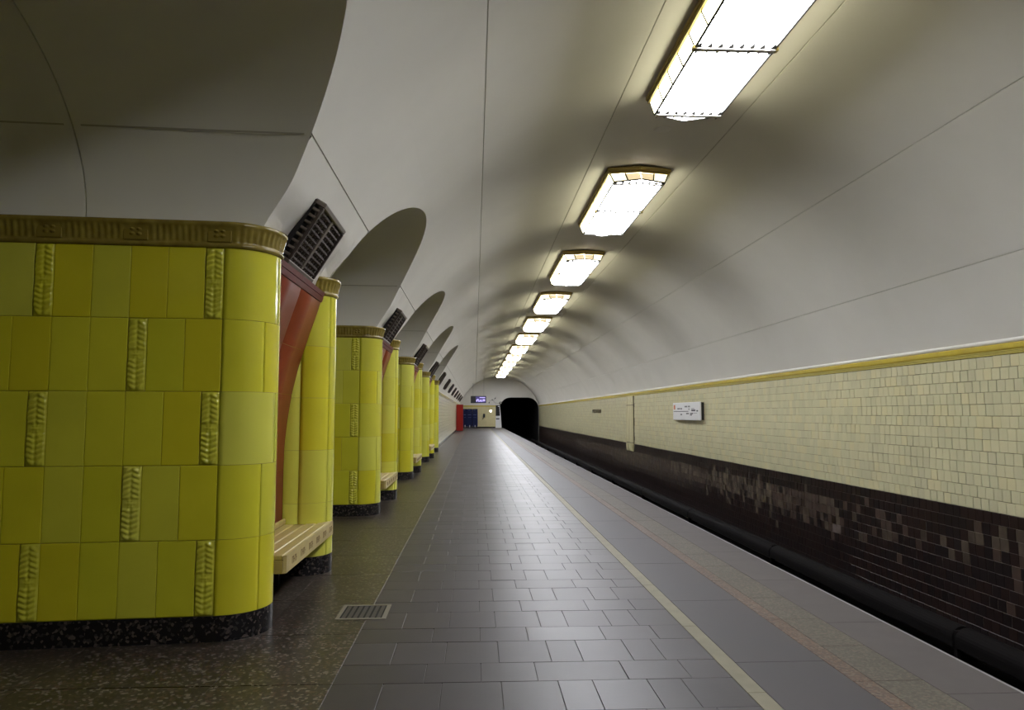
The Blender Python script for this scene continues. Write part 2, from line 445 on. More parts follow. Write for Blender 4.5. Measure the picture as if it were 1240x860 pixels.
far.line(pe, (X_BACK, pe[1] + SLANT * (pe[0] - X_BACK)), (math.sin(A), math.cos(A)))
S_ARC0 = near.marks[0]; S_ARC1 = near.marks[1]
NS = near.L[-1]

Z_BOT, Z_TOP, ROWH = 0.165, 2.545, 0.476
def flat_tile_me(w, h, proud=0.009, g=0.0014, b=0.004):
    """tile in local axes x along the wall, y up, z outward; origin at lower left"""
    x0, x1, y0, y1 = g, w - g, g, h - g
    V = [(x0, y0, -0.001), (x1, y0, -0.001), (x1, y1, -0.001), (x0, y1, -0.001),
         (x0, y0, proud - b * 0.6), (x1, y0, proud - b * 0.6), (x1, y1, proud - b * 0.6), (x0, y1, proud - b * 0.6),
         (x0 + b, y0 + b, proud), (x1 - b, y0 + b, proud), (x1 - b, y1 - b, proud), (x0 + b, y1 - b, proud)]
    F = [(8, 9, 10, 11)]
    for i in range(4):
        j = (i + 1) % 4
        F += [(i, j, 4 + j, 4 + i), (4 + i, 4 + j, 8 + j, 8 + i)]
    return mesh('flat_tile', V, F, YELLOWS[0])
def curved_tile_me(path, s0, s1, z0, z1, proud=0.009, g=0.0014, n=8, m=None):
    s0 += g; s1 -= g; z0 += g; z1 -= g
    V = []; F = []
    for i in range(n + 1):
        q = s0 + (s1 - s0) * i / n
        a = path.off(q, proud); c = path.off(q, -0.001)
        V += [(a[0], a[1], z0), (a[0], a[1], z1), (a[0], a[1], z0), (c[0], c[1], z0), (a[0], a[1], z1), (c[0], c[1], z1)]
    for i in range(n):
        k = 6 * i
        F += [(k, k + 6, k + 7, k + 1), (k + 3, k + 9, k + 8, k + 2), (k + 4, k + 10, k + 11, k + 5)]
    e = 6 * n
    F += [(0, 1, 5, 3), (e, e + 3, e + 5, e + 1)]
    me = mesh('curved_tile', V, F, m or YELLOWS[0])
    me.polygons.foreach_set('use_smooth', [len(f) == 4 and (i % 3 == 0) and i < 3 * n for i, f in enumerate(F)])
    return me
def relief_me(w, h):
    nx, ny = 16, 64; rows = []
    for j in range(ny + 1):
        t = j / ny; r = []
        for i in range(nx + 1):
            u = 2 * i / nx - 1
            d = abs(t - 0.5) * 2
            edge = i in (0, nx) or j in (0, ny)
            env = 0.92 if d < 0.75 else 0.92 * math.sqrt(max(0, (1.02 - d) / 0.27))
            z = 0.010
            if abs(u) < env and d > 0.14:
                ph = (d * 7.0 + abs(u) * 0.75) % 1.0
                ridge = max(0.0, math.sin(PI * ph)) ** 0.7 * (1 - 0.5 * abs(u)) * (0.25 + 0.75 * min(1, abs(u) * 3.5))
                z += 0.017 * ridge
            if d <= 0.14:
                rr = math.hypot(u * w / 2, (t - 0.5) * h); a2 = math.atan2((t - 0.5) * h, u * w / 2)
                if rr < 0.045: z += 0.013 * (1 - rr / 0.045) * (0.6 + 0.4 * math.cos(6 * a2))
            if edge: z = 0.0
            r.append((0.0014 + (w - 0.0028) * i / nx, 0.0014 + (h - 0.0028) * j / ny, z))
        rows.append(r)
    b = MB(); b.grid(rows); return b.me('relief_tile', YELLOWS[1], True)

TW, RW = 0.232, 0.118
FLAT_CACHE = {}
def flat_me(w):
    k = round(w, 3)
    if k not in FLAT_CACHE: FLAT_CACHE[k] = flat_tile_me(k, ROWH)
    return FLAT_CACHE[k]
RELIEF = relief_me(RW, ROWH)
def wall_matrix(path, s_left, z, rev=False):
    p, n = path.at(s_left); t = (-n[1], n[0])
    return Matrix(((t[0], 0, n[0], p[0]), (t[1], 0, n[1], p[1]), (0, 1, 0, z), (0, 0, 0, 1)))

# list of parts of one pylon: (name, mesh, matrix or None, chooser, half) half 0 = near block, 1 = far block / niche
PARTS = []
I4 = Matrix.Identity(4)
def yel(rnd, row): return YELLOWS[rnd.choice([0, 1, 1, 2, 3, 4, 5, 6])]
def reli(rnd, row): return YELLOWS[rnd.choice([1, 3, 4])]
def pale(rnd, row): return rnd.choice([YELLOWS[1], YELLOWS[4], YELLOWS[3], YELLOWS[0], PALE_YELLOW])
def redc(rnd, row): return REDS[rnd.choice([0, 0, 1, 2])]
for r in range(5):
    z0 = Z_BOT + (4 - r) * ROWH
    # near face, laid from the corner leftwards
    s = S_ARC0
    seq = ([('r', RW)] if r % 2 == 0 else [('t', TW), ('t', TW), ('r', RW)]) + ([('t', TW)] * 4 + [('r', RW)]) * 3
    for k, wd in seq:
        if s - wd < 0.0: break
        s -= wd
        if k == 'r': PARTS.append(('relief_tile', RELIEF, wall_matrix(near, s, z0), reli, r, 0))
        else: PARTS.append(('tile', flat_me(wd), wall_matrix(near, s, z0), yel, r, 0))
    if s > 0.02: PARTS.append(('tile', flat_me(s), wall_matrix(near, 0.0, z0), yel, r, 0))
    # corner, platform face and return into the niche
    L = S_ARC1 - S_ARC0
    cuts = [S_ARC0, S_ARC0 + L * 0.92, NS] if r in (0, 2) else [S_ARC0, S_ARC0 + L * 0.62, near.marks[2], NS]
    for a, b in zip(cuts[:-1], cuts[1:]):
        PARTS.append(('corner_tile', curved_tile_me(near, a, b, z0, z0 + ROWH, n=12), None, pale, r, 0))
    # far block
    m0, m1, m2 = far.marks[0], far.marks[1], far.marks[2]
    for a, b, n in ((0, m0, 2), (m0, (m0 + m1) / 2 + 0.07, 8), ((m0 + m1) / 2 + 0.07, m1 + 0.12, 8), (m1 + 0.12, m2, 8)):
        PARTS.append(('corner_tile', curved_tile_me(far, a, b, z0, z0 + ROWH, n=n), None, pale, r, 1))
    s = m2
    seq = ([('t', TW)] * 2 if r % 2 else []) + ([('r', RW)] + [('t', TW)] * 4) * 3
    for k, wd in seq:
        if s + wd > far.L[-1]: break
        if k == 'r': PARTS.append(('relief_tile', RELIEF, wall_matrix(far, s + 1e-4, z0), reli, r, 1))
        else: PARTS.append(('tile', flat_me(wd), wall_matrix(far, s + 1e-4, z0), yel, r, 1))
        s += wd
    if far.L[-1] - s > 0.02: PARTS.append(('tile', flat_me(far.L[-1] - s), wall_matrix(far, s + 1e-4, z0), yel, r, 1))

# red curved lining of the niche
RED_PROF = [(-1.718, 0.30), (-1.718, 0.80), (-1.716, 1.16), (-1.696, 1.37), (-1.660, 1.63), (-1.60, 1.89), (-1.51, 2.18), (-1.415, 2.47)]
def red_x(z):
    for (xa, za), (xb, zb) in zip(RED_PROF[:-1], RED_PROF[1:]):
        if za <= z <= zb: return xa + (xb - xa) * (z - za) / (zb - za)
    return RED_PROF[-1][0]
for (ya, yb) in ((5.275, 5.98), (5.98, 6.735)):
    for (za, zb) in ((0.30, 0.95), (0.95, 1.62), (1.62, 2.02), (2.02, 2.47)):
        rows = []
        n = 8
        for i in range(n + 1):
            z = za + 0.0015 + (zb - za - 0.003) * i / n
            sm = (red_x(max(0.3, z - 0.06)) + 2 * red_x(z) + red_x(min(2.47, z + 0.06))) / 4
            rows.append([(sm - 0.012, ya + 0.0015, z), (sm, ya + 0.0015, z), (sm, yb - 0.0015, z), (sm - 0.012, yb - 0.0015, z)])
        b = MB(); b.grid(rows)
        PARTS.append(('red_tile', b.me('red_tile', REDS[0], False), None, redc, 0, 1))
        PARTS[-1][1].polygons.foreach_set('use_smooth', [True] * len(b.f))
b = MB(); b.grid([[(x - 0.014, 5.26, z) for x, z in RED_PROF], [(x - 0.014, 6.75, z) for x, z in RED_PROF]])
NICHE_BACK = b.me('niche_backing', GROUT_Y)
trims = []
for k, (xa, za, xb, zb) in enumerate(((-1.412, 2.472, -1.398, 2.515), (-1.398, 2.522, -1.385, 2.56))):
    b = MB()
    b.add([(xa, 5.265, za), (xa, 6.755, za), (xb, 6.755, zb), (xb, 5.265, zb), (xa - .07, 5.265, za), (xa - .07, 6.755, za), (xb - .07, 6.755, zb), (xb - .07, 5.265, zb)],
          [(0, 1, 2, 3), (3, 2, 6, 7), (0, 4, 5, 1), (4, 7, 6, 5), (0, 3, 7, 4), (1, 5, 6, 2)])
    trims.append(b.me('red_trim', DARK_RED))
# core with grout colour
poly = [near.off(near.L[i], 0) for i in range(len(near.L))] + [far.off(far.L[i], 0) for i in range(len(far.L))]
b = MB(); b.prism(poly, 0.001, 2.56)
CORE = b.me('pylon_core', GROUT_Y)
polyN = [near.off(near.L[i], 0) for i in range(len(near.L))] + [(-1.85, 5.26), (X_BACK, 5.26)]
b = MB(); b.prism(polyN, 0.001, 2.56); CORE_N = b.me('pylon_core_short', GROUT_Y)
def plinth_me(paths, closed_mid):
    pts = []
    for p in paths:
        q = [p.L[i] for i in range(len(p.L))]
        pts.append([p.off(s, 0.0065) for s in q])
    line = [p for L_ in pts for p in L_]
    b = MB()
    inner = []
    b.grid([[(x, y, 0.0) for x, y in line], [(x, y, Z_BOT - 0.003) for x, y in line]])
    for p in paths:
        q = [p.L[i] for i in range(len(p.L))]
        b.grid([[(*p.off(s, 0.0065), Z_BOT - 0.003) for s in q], [(*p.off(s, -0.03), Z_BOT - 0.003) for s in q]])
    return b.me('plinth', PLINTH)
PLINTH_ME = plinth_me([near, far], True); PLINTH_N = plinth_me([near], False)

def cornice_me(path, s0, s1, blocks):
    prof = [(-0.02, 2.543, 0), (0.014, 2.543, 0), (0.024, 2.552, 0), (0.026, 2.562, 0), (0.024, 2.572, 0), (0.014, 2.578, 0), (0.013, 2.590, 1), (0.016, 2.615, 1),
            (0.022, 2.640, 1), (0.031, 2.665, 1), (0.040, 2.682, 0.3), (0.047, 2.688, 0), (0.048, 2.712, 0), (0.040, 2.716, 0), (-0.06, 2.716, 0)]
    q = s0; rows = []
    PITCH_ = 0.040; i = 0
    while True:
        inblk = any(abs(q - c) < 0.078 for c in blocks)
        fl = 0.0 if inblk else (0.0, 0.0065, 0.009, 0.0065)[i % 4]
        pt, n = path.at(q)
        rows.append([(pt[0] + n[0] * (o + k * fl), pt[1] + n[1] * (o + k * fl), z) for o, z, k in prof])
        if q >= s1: break
        q = min(s1, q + PITCH_ / 4); i += 1
    b = MB(); b.grid(rows, flip=False)
    return b.me('cornice', CORN_BROWN, True)
blk = [S_ARC0 - 0.03 - 0.525 * k for k in range(6)]
blk = [s for s in blk if s > 0.1]
CORN_NEAR = cornice_me(near, 0.0, near.L[-1], blk)
CORN_FAR = cornice_me(far, 0.0, far.L[-1], [])
b = MB(); b.bevbox(0, 0.152, 0, 0.112, 0.0, 0.026, 0.004)
for kx in (-1, 1):
    for ky in (-1, 1):
        cx, cy = 0.076 + kx * 0.021, 0.056 + ky * 0.016
        n = 8
        V = [(cx, cy, 0.040)] + [(cx + 0.019 * math.cos(2 * PI * i / n), cy + 0.014 * math.sin(2 * PI * i / n), 0.026) for i in range(n)]
        b.add(V, [(0, 1 + i, 1 + (i + 1) % n) for i in range(n)])
ROSE = b.me('rosette_block', ROSETTE)

def make_pylon(k, short=False):
    y = PER * k
    if short: lab = 'farthest yellow tiled pylon, ending where the cream tiled side wall begins'
    elif k < 0: lab = 'yellow tiled pylon just behind the photographer, beside the first passage'
    else: lab = ['nearest and largest yellow tiled pylon, with leaf relief tiles, filling the left side',
                 'second yellow tiled pylon, seen just past the nearest one', 'third yellow tiled pylon along the platform',
                 'fourth yellow tiled pylon along the platform'][k]
    o = empty('tiled_pylon', (0, y, 0), lab, 'pylon', 'yellow tiled pylons along the platform')
    rnd = random.Random(40 + k)
    link('core', CORE_N if short else CORE, o)
    link('plinth', PLINTH_N if short else PLINTH_ME, o)['label'] = 'black speckled granite plinth'
    cn = link('cornice', CORN_NEAR, o); cn['label'] = 'brown glazed fluted cornice'
    for s in blk: link('rosette', ROSE, cn, mw=wall_matrix(near, s - 0.076, 2.580))
    if not short:
        link('cornice', CORN_FAR, o)['label'] = 'brown glazed fluted cornice'
        link('niche_backing', NICHE_BACK, o)
        for t in trims: link('red_trim', t, o)
    for name, me, mw, ch, row, half in PARTS:
        if short and half: continue
        p = link(name, me, o, mw=mw)
        p.material_slots[0].link = 'OBJECT'; p.material_slots[0].material = ch(rnd, row)
    return o
for k in (0, 1, 2, 3, -1): make_pylon(k)
make_pylon(4, True)

# ------------------------------------------------------------------ benches in the niches
def col_y(x):  # where the far block starts at this x
    d = x - CFX
    if d <= 0: return 6.74
    return CFY - math.sqrt(max(0.0, RF * RF - d * d)) - 0.012
SEAT = 0.462
bench_parts = []
slx = [(-1.70, -1.615), (-1.611, -1.52), (-1.516, -1.425), (-1.421, -1.336)]
for i, (a, c) in enumerate(slx):
    b = MB(); b.bevbox(a, c, 5.275, col_y(c) - 0.01, SEAT - 0.035, SEAT, 0.006); bench_parts.append(('slat', b.me('slat', WOOD[i % 3]), None))
b = MB()
P = [(-1.40, 5.29), (-1.335, 5.262), (-1.312, 5.285), (-1.312, 6.965), (-1.334, 6.965), (-1.334, 5.32), (-1.40, 5.32)]
b.prism([(-1.333, 5.275), (-1.312, 5.29), (-1.312, 6.965), (-1.333, 6.965)], SEAT - 0.125, SEAT - 0.002)
bench_parts.append(('front_board', b.me('front_board', WOOD[2]), 'front'))
b = MB(); b.box(-1.60, -1.336, 5.268, 5.29, SEAT - 0.125, SEAT - 0.037); bench_parts.append(('end_board', b.me('end_board', WOOD[1]), None))
b = MB(); b.bevbox(-1.714, -1.686, 5.28, 6.735, SEAT + 0.003, SEAT + 0.05, 0.006); bench_parts.append(('back_rail', b.me('back_rail', WOOD[2]), None))
for yb in (5.55, 6.45):
    b = MB(); b.box(-1.70, -1.42, yb - 0.03, yb + 0.03, 0.30, SEAT - 0.037); b.box(-1.70, -1.66, yb - 0.03, yb + 0.03, 0.0, 0.30)
    bench_parts.append(('bracket', b.me('bracket', BLACK_PLASTIC), None))
b = MB(); rb = random.Random(3)
for c in range(6):
    yc = 5.45 + c * 0.27
    for j in range(4):
        yb = yc + j * 0.036
        hgt = 0.05
        b.box(-1.3125, -1.3105, yb, yb + 0.008, SEAT - 0.09, SEAT - 0.09 + hgt)
        if j % 2 == 0: b.box(-1.3125, -1.3105, yb, yb + 0.03, SEAT - 0.09 + hgt - 0.009, SEAT - 0.09 + hgt)
        else: b.box(-1.3125, -1.3105, yb, yb + 0.028, SEAT - 0.07, SEAT - 0.061)
MARKS = b.me('carved_marks', WOOD_MARK)
for k in (0, 1, 2, 3, -1):
    lab = {0: 'light wooden slatted bench in the niche of the nearest yellow pylon', 1: 'light wooden slatted bench in the niche of the second yellow pylon',
           2: 'small looking wooden bench in the niche of the third yellow pylon', 3: 'tiny distant wooden bench at the fourth yellow pylon',
           -1: 'wooden bench in the niche of the pylon behind the photographer'}[k]
    o = empty('wooden_bench', (0, PER * k, 0), lab, 'bench', 'wooden benches in the pylon niches')
    for n, me, fl in bench_parts:
        p = link(n, me, o)
        if fl: link('carved_marks', MARKS, p)

# ------------------------------------------------------------------ ventilation grilles on the vault
def grille_parts():
    """local: x along platform (world y), y up along the vault, z out of the vault"""
    W_, H_, D_ = 0.83, 0.52, 0.095
    out = []
    b = MB(); b.box(-W_ / 2, W_ / 2, 0, H_, -0.03, 0.02); out.append(('back_plate', b.me('back_plate', IRON_DEEP)))
    for (x0, x1, y0, y1) in ((-W_ / 2, W_ / 2, -0.02, 0.03), (-W_ / 2, W_ / 2, H_ - 0.03, H_ + 0.012)):
        b = MB(); b.bevbox(x0, x1, y0, y1, 0.0, D_, 0.008); out.append(('frame_rail', b.me('frame_rail', IRON_FRAME)))
    for x0 in (-W_ / 2, W_ / 2 - 0.03):
        b = MB(); b.bevbox(x0, x0 + 0.03, 0.03, H_ - 0.03, D_ - 0.025, D_, 0.006); out.append(('frame_stile', b.me('frame_stile', IRON)))
        for i in range(8):
            yb = 0.05 + i * 0.056
            b = MB(); b.bevbox(x0 + 0.002, x0 + 0.028, yb, yb + 0.022, 0.0, D_ - 0.02, 0.004); out.append(('rib', b.me('rib', IRON_FRAME)))
    b = MB(); b.bevbox(-0.03, 0.03, 0.03, H_ - 0.03, 0.04, D_ - 0.012, 0.006); out.append(('centre_bar', b.me('centre_bar', IRON_FRAME)))
    for sx in (-1, 1):
        b = MB(); xa, xb = sorted((sx * 0.04, sx * (W_ / 2 - 0.035)))
        n = 4; m = 9
        for i in range(n + 1):
            x = xa + (xb - xa) * i / n; b.box(x - 0.007, x + 0.007, 0.03, H_ - 0.03, 0.045, 0.07)
        for j in range(m):
            y = 0.055 + j * 0.0505
            b.box(xa, xb, y - 0.006, y + 0.006, 0.045, 0.068)
            for i in range(n):
                x = xa + (xb - xa) * (i + 0.5) / n
                r_ = 0.025
                V = [(x, y, D_ + 0.004)] + [(x + r_ * math.cos(PI * q / 3), y + r_ * math.sin(PI * q / 3), 0.068) for q in range(6)]
                b.add(V, [(0, 1 + q, 1 + (q + 1) % 6) for q in range(6)])
        out.append(('lattice', b.me('lattice', IRON)))
    b = MB(); b.bevbox(0.06, 0.16, H_ + 0.012, H_ + 0.03, 0.0, 0.05, 0.005); out.append(('hinge', b.me('hinge', IRON_FRAME)))
    return out
GR = grille_parts()
a0 = a_of_z(2.60)
px, pz = vpt(a0); a1 = a0 - 0.52 / VR; qx, qz = vpt(a1)
up = Vector((qx - px, 0, qz - pz)).normalized(); ax = Vector((0, -1, 0)); nz = ax.cross(up)
if nz.x < 0: ax = -ax; nz = ax.cross(up)
for k in list(range(0, 12)) + [-1]:
    y = 5.87 + PER * k
    if k < 0: lab = 'dark openwork ventilation grille behind the photographer'
    elif k == 0: lab = 'largest dark openwork ventilation grille, above the red niche of the nearest pylon'
    elif k < 5: lab = 'dark ventilation grille on the vault above the %s yellow pylon' % ORD[k]
    else: lab = 'dark ventilation grille, %s from the camera, above the far cream side wall' % ORD[k]
    o = empty('ventilation_grille', (0, 0, 0), lab, 'vent grille', 'ventilation grilles along the left of the vault')
    o.matrix_world = Matrix(((ax.x, up.x, nz.x, px), (ax.y, up.y, nz.y, y), (ax.z, up.z, nz.z, pz), (0, 0, 0, 1)))
    for n, me in GR: link(n, me, o)

# ------------------------------------------------------------------ ceiling lamps
def lamp_parts():
    out = []
    zf0, zf1, zb = -0.085, 0.0, -0.215      # frame bottom, frame top (vault), glass bottom
    def hexa(w, l, t): return [(-w, -l), (0, -t), (w, -l), (w, l), (0, t), (-w, l)]
    fo, fi = hexa(0.475, 1.60, 1.70), hexa(0.43, 1.555, 1.655)
    b = MB()
    for i in range(6):
        j = (i + 1) % 6
        for (z0, z1, o_, i_) in ((zf0, -0.045, fo, fi), (-0.045, zf1, [(x * 1.03, y * 1.012) for x, y in fo], fi)):
            V = [(*o_[i], z0), (*o_[j], z0), (*o_[j], z1), (*o_[i], z1), (*i_[i], z0), (*i_[j], z0), (*i_[j], z1), (*i_[i], z1)]
            b.add(V, [(0, 1, 2, 3), (5, 4, 7, 6), (1, 0, 4, 5), (3, 2, 6, 7)])
    out.append(('brass_frame', b.me('brass_frame', BRASS), None))
    b = MB(); b.prism(fi, -0.02, -0.01); out.append(('back_plate', b.me('back_plate', WHITE_PAINT), None))
    top = hexa(0.445, 1.57, 1.67); bot = hexa(0.388, 1.60, 1.765)
    def pane(p0, p1, p2, p3, name='pane', m=GLOW, inset=0.006, th=0.006):
        P = [Vector(p) for p in (p0, p1, p2, p3)]; c = sum(P, Vector()) / 4
        n = (P[1] - P[0]).cross(P[3] - P[0]).normalized()
        P = [p + (c - p).normalized() * inset for p in P]
        b = MB(); b.add([p + n * th / 2 for p in P] + [p - n * th / 2 for p in P], [(0, 1, 2, 3), (7, 6, 5, 4), (0, 4, 5, 1), (1, 5, 6, 2), (2, 6, 7, 3), (3, 7, 4, 0)])
        out.append((name, b.me(name, m), None))
    # side panes
    for sx in (-1, 1):
        N = 8
        for i in range(N):
            ya, yb = [(-1.0 + 2.0 * q / N) for q in (i, i + 1)]
            pane((sx * 0.445, ya * 1.57, zf0), (sx * 0.445, yb * 1.57, zf0), (sx * 0.388, yb * 1.60, zb), (sx * 0.388, ya * 1.60, zb), 'side_pane', GLOW_SIDE)
    for sy in (-1, 1):
        for sx in (-1, 1):
            def P(t, lev):
                w, l, tip, z = (0.445, 1.57, 1.67, zf0) if lev else (0.388, 1.60, 1.765, zb)
                return (sx * w * t, sy * (tip + (l - tip) * t), z)
            pane(P(0.5, 1), P(1, 1), P(1, 0), P(0.5, 0), 'end_pane', GLOW_OUT)
            pane(P(0, 1), P(0.5, 1), P(0.5, 0), P(0, 0), 'end_pane', GLOW_END)
    # bottom panes
    for sy in (-1, 1):
        pane((-0.388, sy * 0.03, zb), (0.388, sy * 0.03, zb), (0.388, sy * 1.56, zb), (-0.388, sy * 1.56, zb), 'bottom_pane')
        b = MB()
        V = [(-0.38, sy * 1.57), (0.38, sy * 1.57), (0.38, sy * 1.60), (0, sy * 1.755), (-0.38, sy * 1.60)]
        if sy < 0: V = V[::-1]
        b.prism(V, zb - 0.003, zb + 0.003); out.append(('end_bottom_pane', b.me('end_bottom_pane', GLOW), None))
    # cames
    b = MB()
    for sx in (-1, 1):
        b.tube([(sx * 0.389, -1.60, zb), (sx * 0.389, 1.60, zb - 0.004)], 0.014, 6)
        for i in range(9):
            ya = -1.0 + 2.0 * i / 8
            b.tube([(sx * 0.447, ya * 1.57, zf0), (sx * 0.431, ya * 1.58, -0.125), (sx * 0.393, ya * 1.60, zb)], 0.011, 5)
    for sy in (-1, 1):
        b.tube([(-0.388, sy * 1.60, zb), (0, sy * 1.765, zb), (0.388, sy * 1.60, zb)], 0.012, 6)
        for sx in (-1, 1):
            b.tube([(sx * 0.223, sy * 1.62, zf0), (sx * 0.195, sy * 1.69, zb)], 0.013, 5)
    out.append(('came', b.me('came', CAME), None))
    for yb in (0.0, -1.565, 1.565):
        b = MB(); b.box(-0.388, 0.388, yb - 0.028, yb + 0.028, zb - 0.03, zb - 0.004)
        for i in range(8):
            x = -0.36 + i * 0.103
            for s in (-1, 1):
                y0 = yb + s * 0.028
                b.add([(x - 0.026, y0, zb - 0.012), (x + 0.026, y0, zb - 0.012), (x, y0 + s * 0.09, zb - 0.012), (x - 0.026, y0, zb - 0.004), (x + 0.026, y0, zb - 0.004), (x, y0 + s * 0.09, zb - 0.004)],
                      [(0, 1, 2), (3, 5, 4), (0, 3, 4, 1), (1, 4, 5, 2), (2, 5, 3, 0)], 1)
        out.append(('cross_bar', b.me('cross_bar', [LAMP_BAR, CAME]), None))
    for sx in (-1, 1):
        b = MB(); b.bevbox(sx * 0.40 - 0.02, sx * 0.40 + 0.02, -0.03, 0.03, zb - 0.03, zb + 0.01, 0.005); out.append(('clamp', b.me('clamp', BRASS), None))
    return out
LP = lamp_parts()
LAMP_Y = 12.42 - PER
for k in range(-1, 12):
    y = LAMP_Y + PER * k
    if k < 0: lab = ('long glass ceiling lamp almost above the photographer', 'long glass ceiling lamp on the vault behind the photographer')[-1 - k]
    elif k == 0: lab = 'nearest lit ceiling lamp, cut off by the top edge of the picture'
    elif k == 11: lab = 'farthest lit ceiling lamp, close to the end wall'
    else: lab = '%s lit glass ceiling lamp from the camera, brass framed, on the vault crown' % ORD[k]
    o = empty('ceiling_lamp', (VC, y, VZ + VR - 0.035), lab, 'ceiling lamp', 'glass ceiling lamps along the vault crown')
    objs = []
    for n, me, pi in LP: objs.append(link(n, me, objs[pi] if pi is not None else o))
b = MB(); n = 20
b.add([(0, 0, -0.012)] + [(0.10 * math.cos(2 * PI * i / n), 0.10 * math.sin(2 * PI * i / n), -0.008) for i in range(n)] + [(0.115 * math.cos(2 * PI * i / n), 0.115 * math.sin(2 * PI * i / n), 0.0) for i in range(n)],
      [(0, 1 + (i + 1) % n, 1 + i) for i in range(n)] + [(1 + i, 1 + (i + 1) % n, 1 + n + (i + 1) % n, 1 + n + i) for i in range(n)])
link('cover_plate', b.me('cover_plate', PLASTER, True), loc=(VC - 0.02, 9.35, VZ + VR - 0.002), label='small round white cover plate on the vault between the two nearest lamps', cat='cover plate')

# ------------------------------------------------------------------ floor
floor_b = MB()
floor_b.box(X_BACK - 5.6, EDGE_X - 0.004, Y0, Y1, -0.30, -0.006)
floor_b.box(EDGE_X - 0.25, EDGE_X - 0.05, Y0, Y1, BED_Z, -0.30)
floor = link('floor', floor_b.me('floor', FLOOR_GROUT), kind='structure')
floor['label'] = 'platform floor of grey tiles, brown granite and pale stone strips'
FT_CACHE = {}
def floor_tile_me(w, l):
    k = (round(w, 3), round(l, 3))
    if k not in FT_CACHE:
        g, bv = 0.0016, 0.0016
        V = [(g, g, -0.008), (w - g, g, -0.008), (w - g, l - g, -0.008), (g, l - g, -0.008), (g, g, -bv * .5), (w - g, g, -bv * .5), (w - g, l - g, -bv * .5), (g, l - g, -bv * .5),
             (g + bv, g + bv, 0), (w - g - bv, g + bv, 0), (w - g - bv, l - g - bv, 0), (g + bv, l - g - bv, 0)]
        F = [(8, 9, 10, 11)]
        for i in range(4):
            j = (i + 1) % 4; F += [(i, j, 4 + j, 4 + i), (4 + i, 4 + j, 8 + j, 8 + i)]
        FT_CACHE[k] = mesh('floor_tile', V, F, GREYS[0])
    return FT_CACHE[k]
def inframe(x, y, z, m=60):
    p = project(x, y, z)
    return p is not None and -m < p[0] < 1240 + m and -m < p[1] < 860 + m
def lay(tiles, name, mats, nmax=300):
    """tiles: (x,y,w,l,material index); the largest in view become parts, the rest one mesh"""
    vis = [t for t in tiles if inframe(t[0] + t[2] / 2, t[1] + t[3] / 2, 0)]
    vis.sort(key=lambda t: (t[1] + t[3] / 2)); keep = vis[:nmax]; ks = set(id(t) for t in keep)
    rnd = random.Random(5)
    for t in keep:
        p = link(name, floor_tile_me(t[2], t[3]), floor, loc=(t[0], t[1], rnd.uniform(-0.0006, 0.0006)))
        p.material_slots[0].link = 'OBJECT'; p.material_slots[0].material = mats[t[4]]
    b = MB()
    for t in tiles:
        if id(t) in ks: continue
        me = floor_tile_me(t[2], t[3])
        b.add([(v.co.x + t[0], v.co.y + t[1], v.co.z) for v in me.vertices], [tuple(f.vertices) for f in me.polygons], t[4])
    if b.v: link('more_' + name + 's', b.me(name, mats), floor, kind='stuff')
# grey tiles between the granite and the pale stripe
XA, XB = -0.76, 1.425
JA = [XA, -0.485, -0.17, 0.148, 0.456, 0.645, 0.945, 1.135, XB]
JB = [XA, -0.27, 0.04, 0.35, 0.85, 1.20, XB]
tiles = []; y = 3.69 - 0.705 * 25; rf = random.Random(11)
while y < Y1:
    for hgt, J in ((0.403, JA), (0.302, JB)):
        l = min(hgt, Y1 - y)
        if l > 0.03 and y > Y0:
            for a, c in zip(J[:-1], J[1:]):
                tiles.append((a, y, c - a, l, rf.choice([0, 0, 1, 2, 3])))
        y += hgt
lay(tiles, 'grey_tile', GREYS)
# brown granite slabs by the pylons and in the passages
tiles = []; y = Y0 + 0.1
while y < Y1 - 0.9:
    cols = [(-1.70, -0.76)] if y > 29 else [(-4.6, -3.5), (-3.5, -2.4), (-2.4, -1.40), (-1.40, -0.76)]
    for a, c in cols: tiles.append((a, y, c - a, 0.9, 0))
    y += 0.9
lay(tiles, 'granite_slab', [TERRAZZO])
def strip(x0, x1, ln, name, m, start=0.0):
    y = Y0 + start; T = []
    while y < Y1: T.append((x0, y, x1 - x0, min(ln, Y1 - y), 0)); y += ln
    lay(T, name, [m])
strip(1.425, 1.525, 1.2, 'pale_stripe_stone', STRIPE, -0.13)
strip(1.525, 2.06, 1.41, 'grey_slab', GREY_SLAB)
strip(2.06, 2.17, 1.2, 'pink_granite_stone', PINK_GRANITE)
strip(2.17, 2.45, 0.6, 'tan_granite_stone', TAN_GRANITE)
strip(2.45, EDGE_X - 0.018, 1.3, 'edge_slab', EDGE_SLAB, -0.4)
b = MB(); b.box(EDGE_X - 0.018, EDGE_X, Y0, Y1, -0.20, -0.001)
link('edge_strip', b.me('edge_strip', EDGE_LINE), floor)
# hall floor
b = MB(); b.box(-10.0, X_BACK, -5, 29, -0.3, 0.0)
link('floor_hall', b.me('floor_hall', TERRAZZO), kind='structure')
